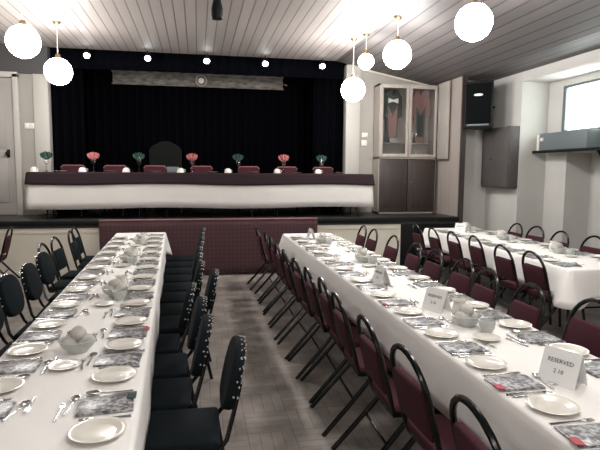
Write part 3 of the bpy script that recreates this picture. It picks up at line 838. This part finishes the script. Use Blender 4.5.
# things inside
def tunic(x, m1, m2, lab, w):
    t = thing('tunic', lab, 'garment', (x, 9.80, 2.28))
    poly = [(-.10, 0), (.10, 0), (.12, .45), (.2, .5), (.19, .85), (.11, .98), (.04, 1.0), (0, .9), (-.04, 1.0), (-.11, .98), (-.19, .85), (-.2, .5), (-.12, .45)]
    poly = [(a*w, b) for a, b in poly]
    obj('tunic_body', MB().prism(poly, (0, .08, 0), (0, -.04, 0), (1, 0, 0), (0, 0, 1), bevel=.012), m1, t)
    obj('tunic_front', MB().prism([(-.07, .1), (.07, .1), (.10, .7), (0, .5), (-.10, .7)], (0, .012, 0), (0, -.052, 0), (1, 0, 0), (0, 0, 1)), m2, t)
    return t
t = tunic(3.67, 'tunic_d', 'tunic_p', 'dark green and faded pink tunic behind the left glazed door', 1)
obj('bow', MB().prism([(-.1, -.05), (0, -.015), (.1, -.05), (.1, .05), (0, .015), (-.1, .05)], (0, .02, 0), (0, -.075, .78), (1, 0, 0), (0, 0, 1)), 'plastic', t)
tunic(4.24, 'tunic_p', 'tunic_d', 'faded pink tunic behind the right glazed door', 1)
def cupobj(x, lab):
    t = thing('trophy_cup', lab, 'trophy', (x, 9.72, 2.268))
    obj('trophy_bowl', MB().lathe([(0, 0), (.05, 0), (.05, .02), (.015, .03), (.012, .08), (.05, .12), (.06, .2), (.056, .2), (.045, .125), (0, .1)], 18), 'gold', t)
    for s_ in (-1, 1): obj('handle', MB().tube([(s_*.055, 0, .18), (s_*.095, 0, .175), (s_*.09, 0, .13), (s_*.045, 0, .12)], .006, 6), 'gold', t)
cupobj(4.05, 'silver trophy cup standing on the shelf behind the right glazed door')
for i, (x, z, w, h, lab) in enumerate(((3.68, 2.27, .17, .09, 'white card on the shelf behind the left glazed door'), (3.68, 1.995, .16, .1, 'white card below the shelf behind the left glazed door'),
                                     (4.22, 1.995, .15, .15, 'tall white card below the shelf behind the right glazed door'))):
    tag(obj('notice_card', MB().box((0, 0, h/2), (w, .012, h)), 'greycard'), lab, 'card', None, (x, 9.70 - (.02 if i else .03), z))

# light switches
def plate_switch(n, lab, loc, w=.16, h=.1):
    t = thing('light_switch', lab, 'switch', loc)
    obj('switch_plate', MB().box((0, 0, 0), (w, .02, h), bevel=.005), 'plastic', t)
    for q in range(n): obj('rocker', MB().box((-w/2 + w*(q+.5)/n, -.012, 0), (.03, .012, .05), bevel=.003), 'sheet', t)
plate_switch(2, 'wide pale switch plate on the wall between door and stage', (-2.82, 9.985, 2.46), .18, .1)
plate_switch(1, 'upper pale switch plate on the wall left of the glazed cabinet', (3.2, 9.985, 2.42), .11, .09)
plate_switch(1, 'lower pale switch plate on the wall left of the glazed cabinet', (3.19, 9.985, 2.27), .11, .11)

# loudspeaker on the corner
sp = thing('loudspeaker', 'black loudspeaker mounted high on the wall beside the boarded panel', 'loudspeaker', (4.86, 8.62, 2.47), math.radians(-42))
obj('cabinet_body', MB().prism([(-.235, -.19), (.235, -.19), (.16, .21), (-.16, .21)], (0, 0, .80), (0, 0, 0), bevel=.02), 'blackpaint', sp)
obj('grille', MB().box((0, -.2, .42), (.42, .03, .68), bevel=.01), 'speaker', sp)
obj('badge', MB().lathe([(0, 0), (.07, 0), (.066, .006), (0, .008)], 20, (0, 0, 0), 1.1, .32), 'badge', sp)
sp_b = [o for o in kids(sp) if o.name.startswith('badge')][0]; sp_b.location = (0, -.216, .56); sp_b.rotation_euler = (PI/2, 0, 0)
obj('reflection_strip', MB().box((0, -.205, .055), (.36, .02, .03), bevel=.004), 'greybox', sp)  # grey strip paints in a reflection low on the speaker front
obj('bracket', MB().tube([(0.05, .2, .4), (.14, .30, .4), (.16, .33, .4)], .02, 8), 'black', sp)
# brown wall box
wbx = thing('wall_cupboard', 'brown wooden box cupboard on the right wall below the loudspeaker', 'cupboard', (5.2, 8.53, 1.45))
obj('cupboard_body', MB().box((.01, 0, .52), (.18, .84, 1.04), bevel=.006), 'brown', wbx)
dr_ = obj('cupboard_door', MB().box((-.09, 0, .52), (.022, .82, 1.0), bevel=.004), 'brown', wbx)
obj('knob', MB().sphere((-.115, .1, .5), .018, 8), 'oak', dr_)
# ledge with grey box
lg = thing('window_shelf', 'narrow shelf with dark edge below the bright window', 'shelf', (5.66, 6.6, 2.05))
obj('shelf_board', MB().box((0, 0, .01), (.28, 2.9, .03)), 'wall2', lg)
obj('shelf_edge', MB().box((-.145, 0, .005), (.02, 2.9, .045)), 'blackpaint', lg)
for y in (-.9, .02): obj('bracket', MB().prism([(.12, 0), (.12, -.3), (-.1, 0)], (0, .04, 0), (0, y, -.006), (1, 0, 0), (0, 0, 1)), 'blackpaint', lg)
gb = thing('projector_box', 'long grey metal box on the shelf under the window', 'box', (5.68, 7.42, 2.076), 0)
obj('box_body', MB().box((0, 0, .14), (.22, 1.1, .28), bevel=.01), 'greybox', gb)
obj('end_cap', MB().box((-.02, .58, .13), (.2, .06, .26), bevel=.01), 'plastic', gb)
obj('dial', MB().lathe([(0, 0), (.035, 0), (.03, .02), (0, .022)], 14), 'sheet', gb)
dl = [o for o in kids(gb) if o.name.startswith('dial')][0]; dl.location = (-.11, .47, .18); dl.rotation_euler = (0, -PI/2, 0)

# ------------------------------------------------------------------ lamps
def lamp_proto(r, name='globe_pendant'):
    t = thing(name, 'tmp', 'lamp')
    obj('globe', MB().sphere((0, 0, 0), r, 20), 'globe', t, 180)
    obj('gallery', MB().lathe([(0, r+.05), (.03, r+.05), (.045, r-.01), (.06, r-.025)], 16), 'brass', t)
    return t
LAMPS = [(-2.0, 6.95, 3.21, 'round glowing globe lamp at the upper left, nearer of the two left ones'),
         (-1.94, 8.3, 3.11, 'round glowing globe lamp left of the stage opening'),
         (2.84, 5.25, 3.26, 'glowing globe lamp near the right part of the ceiling, biggest on the right'),
         (2.68, 7.0, 3.29, 'glowing globe lamp second nearest on the right'),
         (2.45, 8.3, 3.01, 'glowing globe lamp in front of the right stage pier'),
         (.9, 1.2, 3.26, 'added unseen globe lamp over the near end of the aisle'),  # out of view, added to light the near tables from above
         (2.75, 3.3, 3.26, 'unseen globe lamp over the chairs beyond the middle table'),  # out of view, carries the right-hand row on for its light
         (-2.03, -1.8, 3.24, 'added unseen globe lamp at the rear of the hall on the left'), (2.75, -1.8, 3.26, 'added unseen globe lamp at the rear of the hall on the right')]  # out-of-view pair, added to light surfaces that face the rear
def lamp(x, y, z, lab, r=.19):
    t = lamp_proto(r); t.location = (x, y, z); t['label'] = lab; t['group'] = 'globe pendant lamps'
    top = ZC if x < 2.6 else ZC-(x-2.6)*.2
    obj('rod', MB().tube([(0, 0, r+.04), (0, 0, top-z)], .005, 6), 'plastic', t)
    obj('ceiling_rose', MB().lathe([(0, top-z-.035), (.03, top-z-.035), (.055, top-z-.01), (.06, top-z)], 16), 'brass', t)
for l in LAMPS: lamp(*l)
lamp(2.56, 8.0, 3.39, 'smaller glowing globe lamp hung higher than its right-hand neighbours', .12)
# dark lamp body hanging in the middle
hp = thing('hanging_microphone', 'dark slim fitting hanging from the middle of the ceiling', 'fitting', (.20, 5.2, 3.12))
obj('fitting_body', MB().lathe([(0, 0), (.05, .004), (.06, .03), (.055, .1), (.04, .16), (.03, .2), (.022, .3), (0, .31)], 18), 'blackpaint', hp)
obj('rod', MB().tube([(0, 0, .3), (0, 0, ZC-3.12)], .012, 8), 'blackpaint', hp)

# ------------------------------------------------------------------ light, world, camera
w = bpy.data.worlds.new('hall_air'); S.world = w; w.use_nodes = True
w.node_tree.nodes['Background'].inputs['Color'].default_value = (.8, .9, 1, 1)
w.node_tree.nodes['Background'].inputs['Strength'].default_value = .02

cam = bpy.data.cameras.new('camera'); co = bpy.data.objects.new('camera', cam); COL.objects.link(co)
cam.sensor_fit = 'HORIZONTAL'; cam.sensor_width = 36; cam.lens = F_PX/600*36
cam.clip_start = .05
Pp = math.atan(53/F_PX); Yw = math.atan(103*math.cos(Pp)/F_PX); Rl = math.radians(.4)
fw = Vector((math.sin(Yw)*math.cos(Pp), math.cos(Yw)*math.cos(Pp), -math.sin(Pp)))
rt = Vector((math.cos(Yw), -math.sin(Yw), 0)); up = rt.cross(fw)
r2 = rt*math.cos(Rl) + up*math.sin(Rl); u2 = -rt*math.sin(Rl) + up*math.cos(Rl)
co.matrix_world = Matrix(((r2.x, u2.x, -fw.x, 0), (r2.y, u2.y, -fw.y, 0), (r2.z, u2.z, -fw.z, CAM_H), (0, 0, 0, 1)))
S.camera = co
S.view_settings.view_transform = 'Standard'; S.view_settings.look = 'None'
S.view_settings.gamma = 1; S.view_settings.use_curve_mapping = False
S.view_settings.exposure = 2.25
